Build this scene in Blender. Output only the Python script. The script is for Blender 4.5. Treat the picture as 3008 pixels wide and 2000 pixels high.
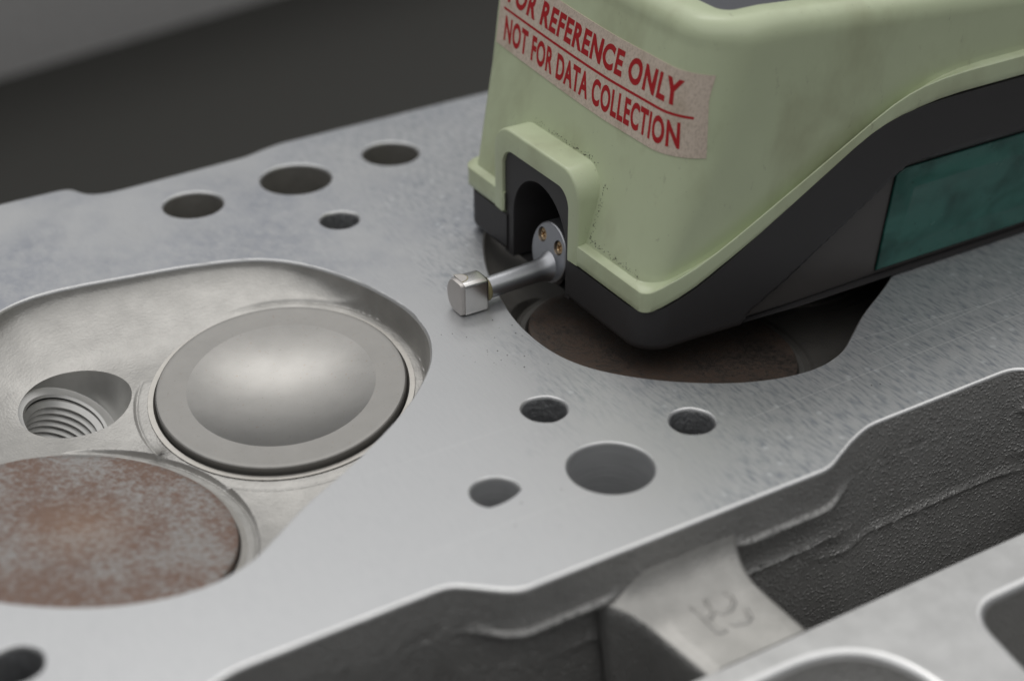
import bpy, bmesh, math, random
import numpy as np
from mathutils import Vector, geometry

for o in list(bpy.data.objects):
    bpy.data.objects.remove(o)
SC = bpy.context.scene
COL = SC.collection
MM = 0.001
R = math.radians
rng = np.random.default_rng(7)
random.seed(7)

# ------------------------------------------------------------------ camera, world, lamps, exposure
HEAD_Z = 110.0            # gasket face of the cylinder head above the bench, mm
HEAD_A = R(31.1)          # heading of the engine axis
cam_d = bpy.data.cameras.new('camera')
cam = bpy.data.objects.new('camera', cam_d)
COL.objects.link(cam)
cam.location = (0, 0, (HEAD_Z + 125.0) * MM)
cam.rotation_euler = (R(90 - 31.2), 0, 0)
cam_d.sensor_width = 36.0
cam_d.lens = 36.0 * 3650.0 / 2358.0
cam_d.clip_start = 0.01
cam_d.clip_end = 50.0
cam_d.dof.use_dof = True
cam_d.dof.focus_distance = 0.241
cam_d.dof.aperture_fstop = 12.0
SC.camera = cam

world = bpy.data.worlds.new('World')
SC.world = world
world.use_nodes = True
bg = world.node_tree.nodes['Background']
bg.inputs[0].default_value = (0.94, 0.97, 1.0, 1)
bg.inputs[1].default_value = 0.15


def area(name, loc, target, sx, sy, watts, col=(1, 1, 1)):
    d = bpy.data.lights.new(name, 'AREA')
    d.shape = 'RECTANGLE'
    d.size, d.size_y = sx, sy
    d.energy = watts
    d.color = col
    o = bpy.data.objects.new(name, d)
    COL.objects.link(o)
    o.location = loc
    o.rotation_euler = (Vector(target) - Vector(loc)).to_track_quat('-Z', 'Y').to_euler()
    return o


# broad panel for the workshop ceiling; small unseen lamp added for the valve highlight
area('overhead_light', (0.0, 0.70, 2.0), (0, 0.70, 0.0), 5.0, 5.2, 71, (1.0, 0.99, 0.97))
area('overhead_light', (-0.3, 1.3, 1.95), (-0.3, 1.3, 0.0), 1.0, 0.35, 6.5, (1.0, 0.98, 0.95))

SC.view_settings.view_transform = 'Standard'
SC.view_settings.look = 'None'
SC.view_settings.exposure = 0.0
SC.view_settings.gamma = 1.0
SC.view_settings.use_curve_mapping = False

# ------------------------------------------------------------------ node helpers


class NT:
    """small wrapper to write node materials; coordinates are in millimetres"""

    def __init__(self, name):
        self.m = bpy.data.materials.new(name)
        self.m.use_nodes = True
        self.t = self.m.node_tree
        self.b = self.t.nodes['Principled BSDF']
        co = self.t.nodes.new('ShaderNodeTexCoord')
        s = self.t.nodes.new('ShaderNodeVectorMath')
        s.operation = 'SCALE'
        s.inputs['Scale'].default_value = 1000.0
        self.t.links.new(co.outputs['Object'], s.inputs[0])
        self.mm = s.outputs[0]

    def link(self, a, b):
        self.t.links.new(a, b)

    def stretch(self, sc, loc=(0, 0, 0), rot=(0, 0, 0)):
        n = self.t.nodes.new('ShaderNodeMapping')
        n.inputs['Scale'].default_value = sc
        n.inputs['Location'].default_value = loc
        n.inputs['Rotation'].default_value = rot
        self.link(self.mm, n.inputs['Vector'])
        return n.outputs[0]

    def noise(self, scale, detail=3, rough=0.55, vec=None, dist=0.0):
        n = self.t.nodes.new('ShaderNodeTexNoise')
        n.inputs['Scale'].default_value = scale
        n.inputs['Detail'].default_value = detail
        n.inputs['Roughness'].default_value = rough
        n.inputs['Distortion'].default_value = dist
        self.link(vec or self.mm, n.inputs['Vector'])
        return n.outputs[0]

    def voronoi(self, scale, vec=None, out=0, feature='F1'):
        n = self.t.nodes.new('ShaderNodeTexVoronoi')
        n.feature = feature
        n.inputs['Scale'].default_value = scale
        self.link(vec or self.mm, n.inputs['Vector'])
        return n.outputs[out]

    def ramp(self, fac, stops):
        n = self.t.nodes.new('ShaderNodeValToRGB')
        e = n.color_ramp.elements
        while len(e) < len(stops):
            e.new(0.5)
        for k, (p, c) in enumerate(stops):
            e[k].position = p
            e[k].color = (c, c, c, 1) if isinstance(c, (int, float)) else (*c, 1)
        self.link(fac, n.inputs[0])
        return n.outputs[0]

    def mix(self, fac, a, b, mode='MIX'):
        n = self.t.nodes.new('ShaderNodeMix')
        n.data_type = 'RGBA'
        n.blend_type = mode
        for sock, v in ((n.inputs[0], fac), (n.inputs[6], a), (n.inputs[7], b)):
            if hasattr(v, 'is_output') or isinstance(v, bpy.types.NodeSocket):
                self.link(v, sock)
            elif isinstance(v, (int, float)):
                sock.default_value = v if sock == n.inputs[0] else (v, v, v, 1)
            else:
                sock.default_value = (*v, 1)
        return n.outputs[2]

    def math(self, op, a, b=0.0):
        n = self.t.nodes.new('ShaderNodeMath')
        n.operation = op
        for i, v in enumerate((a, b)):
            if isinstance(v, bpy.types.NodeSocket):
                self.link(v, n.inputs[i])
            else:
                n.inputs[i].default_value = v
        return n.outputs[0]

    def xyz(self):
        n = self.t.nodes.new('ShaderNodeSeparateXYZ')
        self.link(self.mm, n.inputs[0])
        return n.outputs

    def bump(self, h, strength, dist_mm, prev=None):
        n = self.t.nodes.new('ShaderNodeBump')
        n.inputs['Strength'].default_value = strength
        n.inputs['Distance'].default_value = dist_mm * MM
        self.link(h, n.inputs['Height'])
        if prev is not None:
            self.link(prev, n.inputs['Normal'])
        return n.outputs[0]

    def set(self, color=None, metallic=None, rough=None, normal=None, **kw):
        for k, v in (('Base Color', color), ('Metallic', metallic), ('Roughness', rough), ('Normal', normal),
                     *kw.items()):
            if v is None:
                continue
            s = self.b.inputs[k]
            if isinstance(v, bpy.types.NodeSocket):
                self.link(v, s)
            elif isinstance(v, tuple):
                s.default_value = (*v, 1)
            else:
                s.default_value = v
        return self.m


# ------------------------------------------------------------------ materials
def m_deck():
    n = NT('machined_aluminium_face')
    # machining marks run across the head; smudges of oxide are bluish
    st = n.noise(1.0, 4, 0.62, n.stretch((1.9, 0.36, 1.0), rot=(0, 0, R(-4))))
    patch = n.noise(0.028, 3, 0.55, dist=0.5)
    patch2 = n.noise(0.09, 3, 0.6, n.stretch((1, 0.7, 1), (13, 4, 0)))
    x, y, z = n.xyz()
    # wear round the second chamber: coarser marks there
    rough_zone = n.ramp(n.math('ADD', n.math('MULTIPLY', n.math('ADD', x, 0.0), 0.018), patch2), [(0.52, 0.0), (0.90, 1.0)])
    marks = n.ramp(st, [(0.45, 0.0), (0.66, 1.0)])
    m1 = n.math('MULTIPLY', marks, n.math('ADD', n.math('MULTIPLY', rough_zone, 0.85), 0.04))
    st2 = n.noise(1.0, 3, 0.6, n.stretch((7.0, 0.22, 1.0), rot=(0, 0, R(-3))))
    c0 = n.math('MULTIPLY', n.ramp(st2, [(0.40, 0.0), (0.70, 1.0)]), n.math('ADD', n.math('MULTIPLY', rough_zone, 0.30), 0.10))
    smudge = n.ramp(n.math('SUBTRACT', patch, n.math('MULTIPLY', x, 0.0016)), [(0.43, 0.0), (0.64, 1.0)])
    sm2 = n.math('MULTIPLY', smudge, n.ramp(n.noise(0.55, 4, 0.65, n.stretch((1, 0.6, 1))), [(0.3, 0.2), (0.65, 0.9)]))
    c = n.mix(m1, (0.535, 0.542, 0.553), (0.24, 0.262, 0.295))
    c = n.mix(n.math('MULTIPLY', n.math('MULTIPLY', sm2, n.ramp(n.math('MULTIPLY', n.math('ADD', y, 10.0), 0.015), [(0.25, 0.0), (0.7, 1.0)])), 0.75), c, (0.28, 0.30, 0.355))
    c = n.mix(c0, c, (0.29, 0.308, 0.34))
    spots = n.ramp(n.voronoi(0.35), [(0.10, 1.0), (0.20, 0.0)])
    c = n.mix(n.math('MULTIPLY', n.math('MULTIPLY', spots, rough_zone), 0.6), c, (0.68, 0.70, 0.72))
    fine = n.noise(5.0, 2, 0.6)
    c = n.mix(0.14, c, n.ramp(fine, [(0.3, 0.35), (0.7, 0.85)]), 'MULTIPLY')
    scr = n.noise(1.0, 2, 0.5, n.stretch((0.01, 6.0, 1), rot=(0, 0, R(3))))
    c = n.mix(n.math('MULTIPLY', n.ramp(scr, [(0.735, 0.0), (0.76, 1.0)]), 0.5), c, (0.8, 0.8, 0.8))
    for (xa, ya, sl, xlo) in ((59.6, -38.7, 0.0645, 52.0), (45.0, -34.4, -0.106, 44.0), (30.0, -43.5, 0.02, 26.0)):
        dy = n.math('ABSOLUTE', n.math('SUBTRACT', n.math('SUBTRACT', y, ya), n.math('MULTIPLY', n.math('SUBTRACT', x, xa), sl)))
        ln = n.math('MULTIPLY', n.math('LESS_THAN', dy, 0.05), n.math('GREATER_THAN', n.math('ADD', x, n.math('MULTIPLY', fine, 6.0)), xlo))
        c = n.mix(n.math('MULTIPLY', ln, 0.55), c, (0.85, 0.85, 0.85))
    bmp = n.bump(n.noise(1.0, 2, 0.6, n.stretch((5.0, 0.5, 1))), 0.22, 0.03)
    rg = n.mix(0.5, n.ramp(patch2, [(0.3, 0.36), (0.7, 0.46)]), n.ramp(st, [(0.3, 0.34), (0.7, 0.50)]))
    return n.set(c, 0.62, rg, bmp)


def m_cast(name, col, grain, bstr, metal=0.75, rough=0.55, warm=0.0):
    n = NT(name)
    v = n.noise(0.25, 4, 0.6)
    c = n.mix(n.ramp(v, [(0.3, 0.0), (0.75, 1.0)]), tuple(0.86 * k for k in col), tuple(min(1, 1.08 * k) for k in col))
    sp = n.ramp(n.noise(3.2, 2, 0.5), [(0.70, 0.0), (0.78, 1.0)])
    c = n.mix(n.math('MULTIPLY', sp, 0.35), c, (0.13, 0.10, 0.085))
    g1 = n.noise(grain, 3, 0.55)
    g2 = n.voronoi(grain * 0.75)
    b = n.bump(g1, bstr, 0.16)
    b = n.bump(g2, bstr * 0.5, 0.2, b)
    return n.set(c, metal, rough, b)


def m_sand_wall():
    n = NT('sand_cast_aluminium')
    v = n.noise(0.2, 4, 0.6)
    c = n.mix(v, (0.31, 0.306, 0.298), (0.45, 0.445, 0.437))
    vec = n.t.nodes.new('ShaderNodeVectorMath')
    vec.operation = 'ADD'
    n.link(n.mm, vec.inputs[0])
    nz = n.t.nodes.new('ShaderNodeTexNoise')
    nz.inputs['Scale'].default_value = 0.9
    n.link(n.mm, nz.inputs['Vector'])
    n.link(nz.outputs['Color'], vec.inputs[1])
    g = n.voronoi(1.7, vec.outputs[0])
    x, y, z = n.xyz()
    mound = n.ramp(g, [(0.0, 1.0), (0.55, 0.0)])
    mound.node.color_ramp.interpolation = 'EASE'
    g2 = n.noise(2.2, 3, 0.6)
    h = n.math('ADD', n.math('MULTIPLY', mound, 0.75), n.math('MULTIPLY', g2, 0.6))
    return n.set(c, 0.55, 0.46, n.bump(h, 0.8, 0.32))


def m_valve(ring=False):
    n = NT('sooted_valve_steel' if ring else 'valve_steel')
    v = n.noise(0.3, 4, 0.6)
    c = n.mix(v, (0.25, 0.245, 0.235), (0.32, 0.312, 0.30))
    sp = n.ramp(n.noise(1.9, 3, 0.6), [(0.66, 0.0), (0.74, 1.0)])
    c = n.mix(n.math('MULTIPLY', sp, 0.5), c, (0.23, 0.13, 0.085))
    pit = n.ramp(n.noise(2.8, 2, 0.5, n.stretch((1, 1, 1), (5, 8, 1))), [(0.70, 0.0), (0.76, 1.0)])
    c = n.mix(n.math('MULTIPLY', pit, 0.55), c, (0.10, 0.085, 0.07))
    b = n.bump(n.noise(6.0, 2, 0.6), 0.2, 0.05)
    if ring:
        return n.set(n.mix(0.35, c, (0.19, 0.185, 0.175)), 0.75, 0.46, b)
    return n.set(c, 0.85, 0.33, b)


def m_rust(shaded=False):
    n = NT('shaded_rusted_valve_steel' if shaded else 'rusted_valve_steel')
    a = n.noise(1.05, 7, 0.74, dist=0.12)
    big = n.noise(0.10, 2, 0.5)
    f = n.ramp(n.math('ADD', n.math('MULTIPLY', a, 0.75), n.math('MULTIPLY', big, 0.35)), [(0.45, 0.0), (0.60, 1.0)])
    steel = n.mix(n.noise(1.0, 3), (0.28, 0.27, 0.26), (0.38, 0.365, 0.355))
    rust = n.mix(n.noise(0.8, 4, 0.7), (0.11, 0.054, 0.034), (0.21, 0.115, 0.075))
    c = n.mix(n.math('MULTIPLY', f, 0.85), steel, rust)
    spot = n.ramp(n.noise(1.3, 4, 0.7, n.stretch((1, 1, 1), (31, 5, 2))), [(0.6, 0.0), (0.68, 1.0)])
    c = n.mix(n.math('MULTIPLY', spot, 0.55), c, (0.15, 0.055, 0.035))
    x, y, z = n.xyz()
    rr = n.math('POWER', n.math('ADD', n.math('POWER', n.math('SUBTRACT', x, 37.5), 2.0), n.math('POWER', n.math('SUBTRACT', y, 173.5), 2.0)), 0.5)
    halo = n.ramp(n.math('MULTIPLY', n.math('ADD', rr, n.math('MULTIPLY', a, 6.0)), 0.05), [(0.15, 1.0), (0.62, 0.0)])
    c = n.mix(n.math('MULTIPLY', halo, 0.28), c, (0.40, 0.25, 0.16))
    if shaded:
        c = n.mix(0.8, c, (0.055, 0.040, 0.030))  # shade under the gauge mixed into the rust colour
    b = n.bump(n.noise(2.5, 4, 0.65), 0.5, 0.10)
    return n.set(c, n.math('SUBTRACT', 0.75, n.math('MULTIPLY', f, 0.6)), n.math('ADD', 0.45, n.math('MULTIPLY', f, 0.2)), b)


def m_seat():
    n = NT('valve_seat_bronze')
    c = n.mix(n.noise(0.9, 3), (0.36, 0.345, 0.32), (0.46, 0.445, 0.42))
    return n.set(c, 0.8, 0.42, n.bump(n.noise(4, 2), 0.1, 0.05))


def m_plastic(name, col, rough, grime=0.0, bump=0.15):
    n = NT(name)
    c = n.mix(n.noise(0.12, 4, 0.6), tuple(0.92 * k for k in col), tuple(1.05 * k for k in col))
    if grime:
        g = n.ramp(n.noise(0.07, 4, 0.62, n.stretch((1, 1, 0.8)), 0.2), [(0.46, 0.0), (0.80, 1.0)])
        c = n.mix(n.math('MULTIPLY', g, 0.75 * grime), c, (0.23, 0.21, 0.105))
        g2 = n.ramp(n.noise(0.5, 5, 0.72, n.stretch((1, 1, 0.4), (7, 3, 1)), 0.3), [(0.64, 0.0), (0.74, 1.0)])
        c = n.mix(n.math('MULTIPLY', g2, 0.6 * grime), c, (0.10, 0.085, 0.05))
        d = n.ramp(n.noise(2.6, 2, 0.5, n.stretch((1, 1, 1), (3, 9, 4))), [(0.745, 0.0), (0.775, 1.0)])
        c = n.mix(n.math('MULTIPLY', d, 0.55), c, (0.035, 0.03, 0.025))
    b = n.bump(n.noise(7.0, 2, 0.6), bump, 0.04)
    return n.set(c, 0.0, rough, b)


def m_window():
    n = NT('tinted_green_window')
    c = n.mix(n.ramp(n.noise(0.085, 3, 0.5, n.stretch((1, 1, 1.6), (4, 0, 2)), 0.6), [(0.30, 0.0), (0.58, 1.0)]), (0.006, 0.058, 0.046), (0.034, 0.140, 0.115))
    d = n.ramp(n.noise(0.9, 3, 0.6), [(0.66, 0.0), (0.74, 1.0)])
    c = n.mix(n.math('MULTIPLY', d, 0.6), c, (0.006, 0.03, 0.025))
    return n.set(c, 0.0, n.ramp(n.noise(0.3, 3), [(0.3, 0.14), (0.7, 0.28)]), n.bump(n.noise(0.25, 3), 0.15, 0.3))


def m_label():
    n = NT('yellowed_label_vinyl')
    c = n.mix(n.noise(0.25, 4, 0.6), (0.64, 0.535, 0.445), (0.72, 0.615, 0.52))
    f = n.ramp(n.noise(3.0, 3, 0.65, n.stretch((1, 1, 0.7))), [(0.45, 0.0), (0.68, 1.0)])
    c = n.mix(n.math('MULTIPLY', f, 0.45), c, (0.30, 0.235, 0.175))
    g = n.ramp(n.noise(0.2, 3, 0.6, n.stretch((1, 1, 1), (9, 1, 4))), [(0.52, 0.0), (0.7, 1.0)])
    c = n.mix(n.math('MULTIPLY', g, 0.35), c, (0.34, 0.26, 0.16))
    return n.set(c, 0.0, 0.5, n.bump(n.noise(1.2, 2), 0.08, 0.06))


def m_ink():
    n = NT('red_print')
    return n.set(n.mix(n.noise(1.2, 3), (0.36, 0.006, 0.010), (0.50, 0.014, 0.018)), 0.0, 0.5)


def m_metal(name, col, rough, bump=0.1, scale=4.0, metal=1.0):
    n = NT(name)
    c = n.mix(n.noise(0.8, 3, 0.6), tuple(0.88 * k for k in col), col)
    return n.set(c, metal, rough, n.bump(n.noise(scale, 2), bump, 0.04))


DECK = m_deck()
CAST = m_cast('fine_cast_aluminium', (0.45, 0.44, 0.422), 3.2, 0.25, 0.75, 0.5)
BRIDGE = m_cast('blasted_cast_aluminium', (0.48, 0.47, 0.45), 2.6, 0.3, 0.75, 0.5)
SAND = m_sand_wall()
def m_bore():
    n = NT('bored_aluminium')
    rings = n.noise(1.0, 3, 0.6, n.stretch((0.15, 0.15, 3.5)))
    c = n.mix(rings, (0.40, 0.405, 0.415), (0.62, 0.625, 0.63))
    return n.set(c, 0.62, 0.38, n.bump(rings, 0.35, 0.12))


BORE = m_bore()
CAST_SHADED = m_cast('shaded_cast_aluminium', (0.20, 0.19, 0.175), 3.2, 0.25, 0.6, 0.5)  # darker copy of the cast metal, the gauge's shade painted in
DEEP = m_cast('depth_darkened_bore', (0.27, 0.26, 0.24), 1.2, 0.3, 0.6, 0.5)  # far bolt bores: the dark of their depth is put into the colour
COREHOLE = m_cast('rough_core_hole', (0.36, 0.365, 0.375), 1.6, 1.0, 0.75, 0.45)
THREAD = m_metal('cut_thread_aluminium', (0.58, 0.575, 0.56), 0.38, 0.1, 3.0, 0.85)
FLANGE = m_cast('milled_flange_aluminium', (0.56, 0.56, 0.56), 5.0, 0.08, 0.8, 0.44)
CHAMFER = m_metal('deburred_aluminium_edge', (0.80, 0.80, 0.80), 0.36, 0.3, 2.5, 0.9)
VALVE = m_valve()
VALVE_RING = m_valve(True)
RUST = m_rust()
RUST_SHADED = m_rust(True)  # rust copy with the gauge's shade painted in
SEAT = m_seat()
GREEN = m_plastic('sage_green_plastic', (0.56, 0.625, 0.42), 0.32, 0.6)
DARK = m_plastic('charcoal_plastic', (0.036, 0.034, 0.035), 0.48, 0.0, 0.35)
PANEL = m_plastic('lighter_charcoal_panel', (0.078, 0.072, 0.069), 0.42, 0.0, 0.35)  # lighter charcoal for the sunken side panels
GREY = m_plastic('dark_grey_keypad', (0.075, 0.078, 0.09), 0.5)
WINDOW = m_window()
LABEL = m_label()
INK = m_ink()
ARM = m_metal('bead_blasted_alloy', (0.50, 0.51, 0.54), 0.40, 0.25, 6.0)
CHROME = m_metal('polished_steel', (0.78, 0.765, 0.755), 0.25, 0.05)
CERAMIC = m_metal('lapped_carbide_pad', (0.60, 0.57, 0.55), 0.42, 0.1, 4.0, 0.5)
BRASS = m_metal('yellow_passivated_steel', (0.62, 0.45, 0.27), 0.22, 0.1)
GLUE = m_metal('amber_adhesive', (0.32, 0.28, 0.15), 0.35, 0.1, 4.0, 0.2)
BENCH = m_plastic('olive_black_bench', (0.020, 0.0195, 0.0165), 0.8, 0.0, 0.3)
BLOCK = m_cast('grey_milled_steel', (0.50, 0.49, 0.485), 0.8, 0.1, 0.2, 0.5)
GRIT = m_metal('dark_grit', (0.06, 0.055, 0.05), 0.6, 0.1, 4.0, 0.2)

# ------------------------------------------------------------------ mesh helpers (engine coordinates in mm)


def to_world(x, y, z):
    c, s = math.cos(HEAD_A), math.sin(HEAD_A)
    return ((x * c - y * s) * MM, (x * s + y * c) * MM, (z + HEAD_Z) * MM)


def thing(name, label, cat, origin, group=None):
    o = bpy.data.objects.new(name, None)
    COL.objects.link(o)
    o.empty_display_size = 0.01
    o.location = to_world(*origin)
    o.rotation_euler = (0, 0, HEAD_A)
    o['label'] = label
    o['category'] = cat
    if group:
        o['group'] = group
    o['_org'] = origin
    return o


def build(name, V, F, mat, parent, smooth=35, org=None, label=None):
    """one mesh object; V in engine millimetres, stored relative to its thing's origin"""
    if org is None:
        org = tuple(parent['_org'])
    V = (np.asarray(V, float) - np.array(org)) * MM
    me = bpy.data.meshes.new(name)
    me.from_pydata([tuple(v) for v in V], [], [tuple(int(i) for i in f) for f in F])
    me.validate()
    me.update()
    me.materials.append(mat)
    if smooth:
        me.polygons.foreach_set('use_smooth', [True] * len(me.polygons))
        me.set_sharp_from_angle(angle=R(smooth))
    o = bpy.data.objects.new(name, me)
    COL.objects.link(o)
    if parent is not None:
        o.parent = parent
    if '_org' not in o.keys():
        o['_org'] = org
    if label:
        o['label'] = label
    return o


class MB:
    def __init__(self):
        self.V, self.F = [], []

    def add(self, V, F):
        b = len(self.V)
        self.V += [tuple(map(float, v)) for v in V]
        self.F += [tuple(int(i) + b for i in f) for f in F]
        return self

    def loft(self, rings, closed=True, cap0=False, cap1=False, flip=False):
        n = len(rings[0])
        V = [p for r in rings for p in r]
        F = []
        m = n if closed else n - 1
        for k in range(len(rings) - 1):
            for i in range(m):
                j = (i + 1) % n
                q = (k * n + i, k * n + j, (k + 1) * n + j, (k + 1) * n + i)
                F.append(q[::-1] if flip else q)
        if cap0:
            q = tuple(range(n))
            F.append(q if flip else q[::-1])
        if cap1:
            q = tuple((len(rings) - 1) * n + i for i in range(n))
            F.append(q[::-1] if flip else q)
        return self.add(V, F)

    def box(self, a, b):
        (x0, y0, z0), (x1, y1, z1) = a, b
        V = [(x, y, z) for z in (z0, z1) for y in (y0, y1) for x in (x0, x1)]
        return self.add(V, [(0, 2, 3, 1), (4, 5, 7, 6), (0, 1, 5, 4), (2, 6, 7, 3), (0, 4, 6, 2), (1, 3, 7, 5)])

    def done(self, name, mat, parent, smooth=35, **k):
        return build(name, self.V, self.F, mat, parent, smooth, **k)


def circle(cx, cy, r, n=64, a0=0.0):
    t = a0 + np.arange(n) * 2 * math.pi / n
    return np.stack([cx + r * np.cos(t), cy + r * np.sin(t)], 1)


def smooth_closed(P, n):
    """closed Catmull-Rom through P, resampled to n evenly spaced points"""
    P = np.asarray(P, float)
    m = len(P)
    out = []
    for i in range(m):
        p0, p1, p2, p3 = P[i - 1], P[i], P[(i + 1) % m], P[(i + 2) % m]
        for t in np.linspace(0, 1, 24, endpoint=False):
            out.append(0.5 * ((2 * p1) + (-p0 + p2) * t + (2 * p0 - 5 * p1 + 4 * p2 - p3) * t * t + (-p0 + 3 * p1 - 3 * p2 + p3) * t ** 3))
    return resample(np.array(out), n)


def resample(Q, n=None, step=None):
    C = np.vstack([Q, Q[:1]])
    d = np.r_[0, np.cumsum(np.linalg.norm(np.diff(C, axis=0), axis=1))]
    n = n or int(d[-1] / step)
    s = np.arange(n) * d[-1] / n
    return np.stack([np.interp(s, d, C[:, 0]), np.interp(s, d, C[:, 1])], 1)


def normals(Q):
    """outward normals of a counter-clockwise loop"""
    t = np.roll(Q, -1, 0) - np.roll(Q, 1, 0)
    t /= np.linalg.norm(t, axis=1)[:, None] + 1e-9
    return np.stack([t[:, 1], -t[:, 0]], 1)


def inside(P, poly):
    x, y = P[:, 0][:, None], P[:, 1][:, None]
    a, b = poly, np.roll(poly, -1, 0)
    c = ((a[:, 1] > y) != (b[:, 1] > y)) & (x < (b[:, 0] - a[:, 0]) * (y - a[:, 1]) / (b[:, 1] - a[:, 1] + 1e-12) + a[:, 0])
    return c.sum(1) % 2 == 1


def plate(outer, holes, extra=None):
    """triangulated flat sheet with holes -> 2D verts, faces"""
    V, E = [], []
    for loop in [outer] + list(holes):
        b = len(V)
        V += [Vector((float(p[0]), float(p[1]))) for p in loop]
        E += [(b + i, b + (i + 1) % len(loop)) for i in range(len(loop))]
    if extra is not None:
        V += [Vector((float(p[0]), float(p[1]))) for p in extra]
    r = geometry.delaunay_2d_cdt(V, E, [], 1, 1e-6)
    P = np.array([(v[0], v[1]) for v in r[0]])
    T = np.array([tuple(f) for f in r[2]])
    c = P[T].mean(1)
    keep = inside(c, np.asarray(outer))
    for h in holes:
        keep &= ~inside(c, np.asarray(h))
    T = T[keep]
    a = P[T]
    area2 = (a[:, 1, 0] - a[:, 0, 0]) * (a[:, 2, 1] - a[:, 0, 1]) - (a[:, 1, 1] - a[:, 0, 1]) * (a[:, 2, 0] - a[:, 0, 0])
    T[area2 < 0] = T[area2 < 0][:, ::-1]
    return P, T


def z3(P, z):
    P = np.asarray(P)
    return np.column_stack([P, np.full(len(P), z) if np.isscalar(z) else z])


# ------------------------------------------------------------------ setting: the bench
def bench():
    me = bpy.data.meshes.new('bench_top')
    me.from_pydata([(-3, -1.5, 0), (3, -1.5, 0), (3, 3.5, 0), (-3, 3.5, 0)], [], [(0, 1, 2, 3)])
    me.materials.append(BENCH)
    o = bpy.data.objects.new('bench_top', me)
    COL.objects.link(o)
    o['kind'] = 'structure'


bench()

# ------------------------------------------------------------------ cylinder head
PITCH = 95.6
SHIFTS = (-1, 0, 1, 2)
HEAD = thing('cylinder_head', 'grey aluminium engine cylinder head lying with its machined gasket face up', 'cylinder head', (101, 185, -HEAD_Z))
XL, XR = -102.0, 304.0

near = []
for k in (-2, -1, 0, 1, 2):
    s = k * PITCH
    near += [(s + 69.2, 131.6), (s + 70.8, 131.3), (s + 76.2, 126.9), (s + 77.9, 126.2), (s + 126.0, 126.3), (s + 127.4, 126.8), (s + 133.0, 129.6), (s + 136.6, 130.9), (s + 138.5, 131.3)]
near = [p for p in near if XL + 3 < p[0] < XR - 3]
far = []
for k in (2, 1, 0, -1, -2):
    s = k * PITCH
    far += [(s + 150.0, 263.7), (s + 106.0, 262.2), (s + 102.0, 261.2), (s + 98.0, 259.9), (s + 74.0, 258.4), (s + 70.5, 258.4), (s + 67.8, 259.4), (s + 66.6, 261.2), (s + 66.0, 263.0), (s + 64.5, 263.8)]
far = [p for p in far if XL + 3 < p[0] < XR - 3]
outline = np.array([(XL, 135.0), (XL + 3, 131.6)] + near + [(XR - 3, 131.6), (XR, 135.0), (XR, 260.5), (XR - 3, 263.6)] + far + [(XL + 3, 263.6), (XL, 260.5)])
OUT = resample(outline, step=0.6)
for _ in range(3):
    OUT = 0.25 * np.roll(OUT, 1, 0) + 0.5 * OUT + 0.25 * np.roll(OUT, -1, 0)
NRM = normals(OUT)
for _ in range(6):
    NRM = 0.25 * np.roll(NRM, 1, 0) + 0.5 * NRM + 0.25 * np.roll(NRM, -1, 0)
NRM /= np.linalg.norm(NRM, axis=1)[:, None]

CH_PTS = [(97.2, 194.8), (94.7, 205.3), (89.9, 215.0), (83.7, 221.0), (74.2, 224.4), (63.6, 226.3), (54.0, 227.7), (47.8, 227.6), (42.0, 225.4), (33.0, 218.8), (25.0, 209.0), (19.5, 198.5),
          (16.4, 188.6), (14.7, 180.5), (14.6, 172.3), (16.4, 165.6), (20.3, 159.8), (26.0, 154.4), (32.8, 150.0), (39.8, 147.5), (46.1, 147.0), (51.7, 148.5), (56.2, 151.3), (62.5, 155.5), (72.4, 161.0), (83.2, 168.2), (90.1, 174.5), (94.2, 180.0), (96.7, 186.5)]
NS = 700
RIM = smooth_closed(CH_PTS, NS)
for _ in range(4):
    RIM = 0.25 * np.roll(RIM, 1, 0) + 0.5 * RIM + 0.25 * np.roll(RIM, -1, 0)
RIMN = normals(RIM)

# holes: x, y, radius, depth, kind
HOLES = [(82.2, 245.7, 5.25, 40, 'deep'), (122.2, 247.0, 5.3, 40, 'deep'), (102.2, 246.0, 6.45, 46, 'deep'), (101.8, 226.9, 3.35, 26, 'core'),
         (100.9, 158.3, 3.22, 13, 'core'), (117.0, 145.0, 3.18, 13, 'core'), (101.0, 141.7, 5.85, 34, 'bore'), (84.9, 145.0, 3.25, 16, 'dee')]


def hole_loop(x, y, r, kind):
    P = circle(x, y, r, 72)
    if kind == 'core':
        a = np.arctan2(P[:, 1] - y, P[:, 0] - x)
        k = 1 + 0.012 * np.sin(3 * a + x) + 0.008 * np.sin(7 * a + y)
        P = np.array([x, y]) + (P - [x, y]) * k[:, None]
    if kind == 'dee':
        d = np.array([math.cos(R(-78)), math.sin(R(-78))])
        t = (P - [x, y]) @ d
        P = P - np.outer(np.maximum(0, t - 0.55 * r) * 0.62, d)
    return P


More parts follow.
